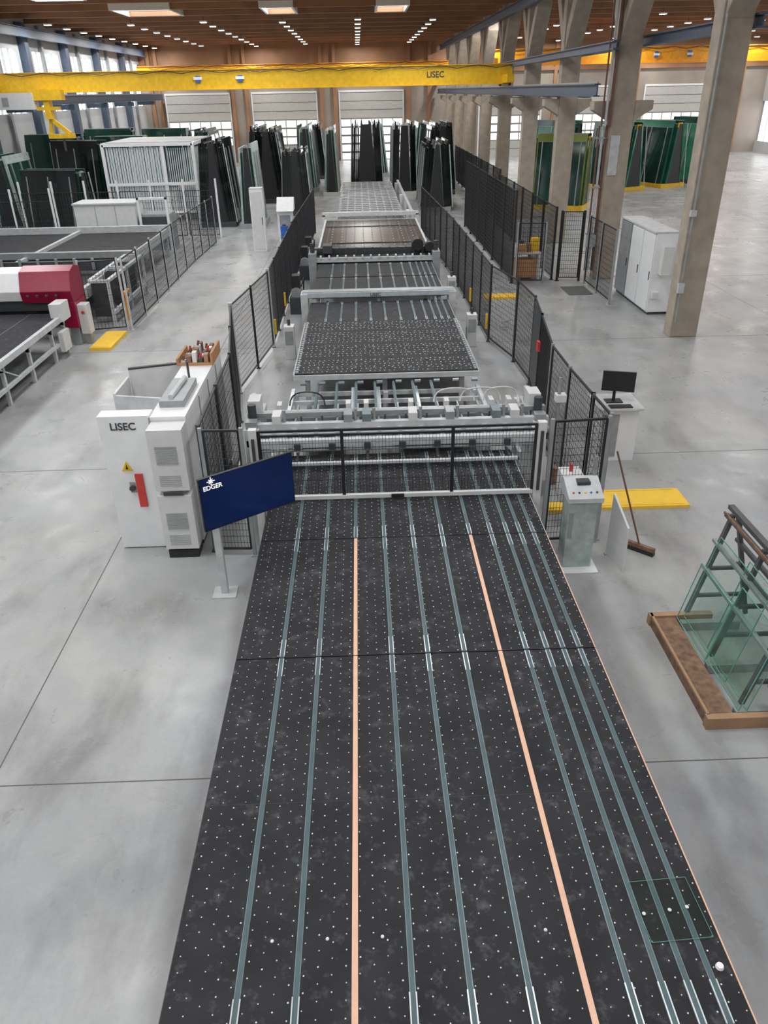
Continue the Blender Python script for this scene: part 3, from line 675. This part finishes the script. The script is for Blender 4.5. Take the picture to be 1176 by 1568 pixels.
for y in (22.9,24.9,26.9): c.box(-7.48,-7.4,y-.04,y+.04,0,1.25,"light_grey");c.box(-8.,-7.4,y-.04,y+.04,1.25,1.33,"light_grey")
c.box(-7.24,-7.16,23.5,23.6,0,.8,"orange_crane");c.rod((-7.2,23.4,.8),(-7.2,23.9,.8),.07,"orange_crane",8)
c.done()
c=O("white_control_cabinets")
c.box(-12.3,-9.7,35.2,36.6,.0,1.95,"offwhite");c.box(-12.35,-9.65,35.15,36.65,1.95,2.02,"light_grey")
for x in (-11.4,-10.55): c.box(x-.01,x+.01,35.185,35.2,.05,1.9,"steel_grey")
c.box(-9.6,-8.3,35.4,36.6,0,1.5,"steel_grey");c.box(-9.5,-8.4,35.38,35.4,.9,1.4,"dark_grey")
for x in (-9.55,-8.35): c.box(x-.05,x+.05,35.25,35.35,0,2.2,"white_paint")
c.box(-9.6,-8.3,35.25,35.35,2.1,2.2,"white_paint");c.done(.01)
c=O("white_column_cabinet");c.box(-4.65,-4.1,34.5,35.,.0,2.5,"white_paint");c.box(-4.6,-4.15,34.48,34.5,.1,2.4,"offwhite");c.box(-4.2,-4.17,34.46,34.48,1.1,1.4,"dark_grey");c.box(-4.65,-4.1,34.5,35,2.5,2.55,"light_grey");c.done(.01)
c=O("operator_console");c.box(-3.9,-3.2,38.,38.6,0,1.2,"white_paint");c.prism([(37.7,1.2),(38.6,1.2),(38.6,1.7),(38.4,1.75)],'x',-3.9,-3.1,"offwhite");c.box(-3.8,-3.3,37.98,38.,.3,1.,"steel_grey");c.done(.01)
c=O("blue_drum");c.rod((-3.5,36.8,0),(-3.5,36.8,.7),.18,"blue",12);c.rod((-3.5,36.8,.7),(-3.5,36.8,.76),.08,"dark_grey",10);c.done()
e=O("white_washing_enclosure")
for x in (-13.4,-8.7):
    for y in (44.4,50.): e.box(x-.08,x+.08,y-.08,y+.08,0,3.8,"white_paint")
for y in (44.4,50.): e.box(-13.4,-8.7,y-.08,y+.08,3.7,3.86,"white_paint");e.box(-13.4,-8.7,y-.06,y+.06,.4,.5,"white_paint")
for x in (-13.4,-8.7,-10.3): e.box(x-.08,x+.08,44.4,50.,3.7,3.86,"white_paint")
e.box(-10.38,-10.22,44.34,44.5,0,3.7,"white_paint")
for i in range(22):
    x=-13.25+i*.132;e.box(x,x+.1,44.4+.03*(i%2),44.43+.03*(i%2),.5,3.65,"curtain")
for i in range(12): x=-10.1+i*.11;e.box(x,x+.05,44.5,44.53,.5,3.6,"curtain")
for i in range(14): y=44.6+i*.4;e.box(-8.74,-8.7,y,y+.28,.5,3.6,"glass_frame_pale")
e.box(-13.3,-8.8,44.6,49.9,3.86,3.9,"light_grey");e.box(-13.4,-8.7,44.3,44.36,1.8,1.95,"white_paint")
e.box(-10.0,-8.9,45.,49.5,0.,1.6,"steel_grey");e.done()
# ------------------------------------------------------------ glass stock racks
def arack(x,y,w,l,h,glass,rot=0.,frame="dark_grey",top=.3,edge="glass_frame_pale",n=4,gl2=None):
    r=O("glass_storage_rack")
    r.box(-w/2-.15,w/2+.15,-l/2,l/2,0.,.25,frame)
    for yy in (-l/2+.1,0,l/2-.1):
        for s in(-1,1): r.beam((s*w/2*.6,yy,.25),(s*top*.3,yy,h*.97),.1,.1,frame)
        for z in (.9,1.9,2.8):
            if z<h: r.beam((-w/2*.6*(1-z/h)-.05,yy,z),(w/2*.6*(1-z/h)+.05,yy,z),.08,.08,frame)
    a=w/2*.6;b=top*.35;yy=-l/2+.02
    r.hexa([(-a,yy,.25),(a,yy,.25),(a,yy+.04,.25),(-a,yy+.04,.25),(-b,yy,h*.95),(b,yy,h*.95),(b,yy+.04,h*.95),(-b,yy+.04,h*.95)],"black_paint")
    th=.09
    for s in(-1,1):
        for i in range(n):
            o0=i*.1;a=s*(w/2*.62+o0);b=s*(top*.5+o0);hh=h*(1-.05*((i*2+s)%3));ll=l/2*(1-.05*i)
            P=[(a,-ll,.25),(a+s*th,-ll,.25),(a+s*th,ll,.25),(a,ll,.25),(b,-ll,hh),(b+s*th,-ll,hh),(b+s*th,ll,hh),(b,ll,hh)]
            r.hexa(P,glass if not(gl2 and i%2) else gl2)
            r.beam((b+s*th/2,-ll,hh+.01),(b+s*th/2,ll,hh+.01),.03,.015,edge)
        if s==1: r.beam((a+s*th,-l/2,.25),(b+s*th,-l/2,h*.95),.05,.04,edge)
        for f_ in (-.35,.0,.35): r.beam((a+s*th*1.3,f_*l,.25),(b+s*th*1.3,f_*l,h*.9),.06,.05,"steel_grey")
    r.xf(Matrix.Translation((x,y,0))@Matrix.Rotation(radians(rot),4,'Z'));r.done()
GB="glass_black";GD="glass_green_dark";GP="glass_frame_pale"
arack(-7.3,43.2,1.5,3.,4.1,GB,n=5);arack(-5.5,42.2,1.0,2.6,3.9,GD,frame="steel_grey",gl2=GP,n=2)
arack(-5.6,53.5,1.8,5.,4.2,GB,n=5);arack(-3.6,58.8,1.3,4.,4.1,GD,frame="steel_grey",gl2=GP,n=3)
arack(-3.5,46.5,1.1,2.6,3.4,GB,n=5);arack(-1.8,56.,.9,4.,4.1,GD,frame="offwhite",top=.2,n=2,gl2=GP)
arack(.55,60.,2.0,5.,4.3,GB,top=.9,n=5);arack(2.95,56.,1.3,5.,4.3,GB,frame="offwhite",top=.6);arack(5.35,56.,1.5,5.,4.2,GB,n=5)
arack(4.3,47.5,1.3,4.,3.6,GB,frame="steel_grey",n=5);arack(1.4,69.,1.7,5.,3.9,GD,frame="light_grey",gl2=GP);arack(-7.6,66.,1.7,5.,3.9,GB);arack(-11.,62.,2.,5.,3.9,GD)
arack(-3.4,68,1.5,5,3.9,GB);arack(5.,66,1.5,5,3.9,GD,gl2=GP)
for i,(x,y,h) in enumerate(((-17.9,43.5,3.5),(-15.6,47.5,3.9),(-18.2,51.,4.1),(-15.2,54.5,3.8),(-15.2,41.6,2.9),(-17.0,58.5,4.1),(-13.5,60,4.))):
    arack(x,y,1.4,3.4,h,[GD,GB,GD][i%3],rot=(0,70,82,90,75,95,88)[i],frame="steel_grey",gl2=[GP,GD,GB][i%3],n=3)
arack(11.3,46.,1.6,3.,3.8,"glass_yellow",rot=65,frame="yellow",gl2=GD);arack(17.,55.,1.8,4.,4.,"glass_green",rot=25,frame="yellow",gl2=GD)
arack(20.2,56.5,1.8,4.,4.,"glass_green",rot=25,frame="yellow",gl2=GD);arack(23.4,58.,1.8,4.,4.1,GD,rot=25,frame="dark_grey",gl2="glass_green");arack(14.2,60.,1.8,4.,4.,GD,rot=35,frame="dark_grey",gl2="glass_green")
# ------------------------------------------------------------ world & camera
w=bpy.data.worlds.new("world");SC.world=w;w.use_nodes=True
w.node_tree.nodes["Background"].inputs[0].default_value=(.8,.88,1,1);w.node_tree.nodes["Background"].inputs[1].default_value=.6
cd=bpy.data.cameras.new("camera");cam=bpy.data.objects.new("camera",cd);bpy.context.collection.objects.link(cam)
cd.sensor_fit='VERTICAL';cd.sensor_height=36;cd.lens=1162/1568*36;cd.clip_end=500;cd.clip_start=.05
th,ps,ro=radians(29),radians(1.25),radians(1.15)
F=Vector((sin(ps)*cos(th),cos(ps)*cos(th),-sin(th)));R0=Vector((cos(ps),-sin(ps),0));U0=R0.cross(F)
Rr=R0*cos(ro)-U0*sin(ro);Uu=R0*sin(ro)+U0*cos(ro)
cam.matrix_world=Matrix(((Rr.x,Uu.x,-F.x,0),(Rr.y,Uu.y,-F.y,0),(Rr.z,Uu.z,-F.z,6.),(0,0,0,1)))
SC.camera=cam
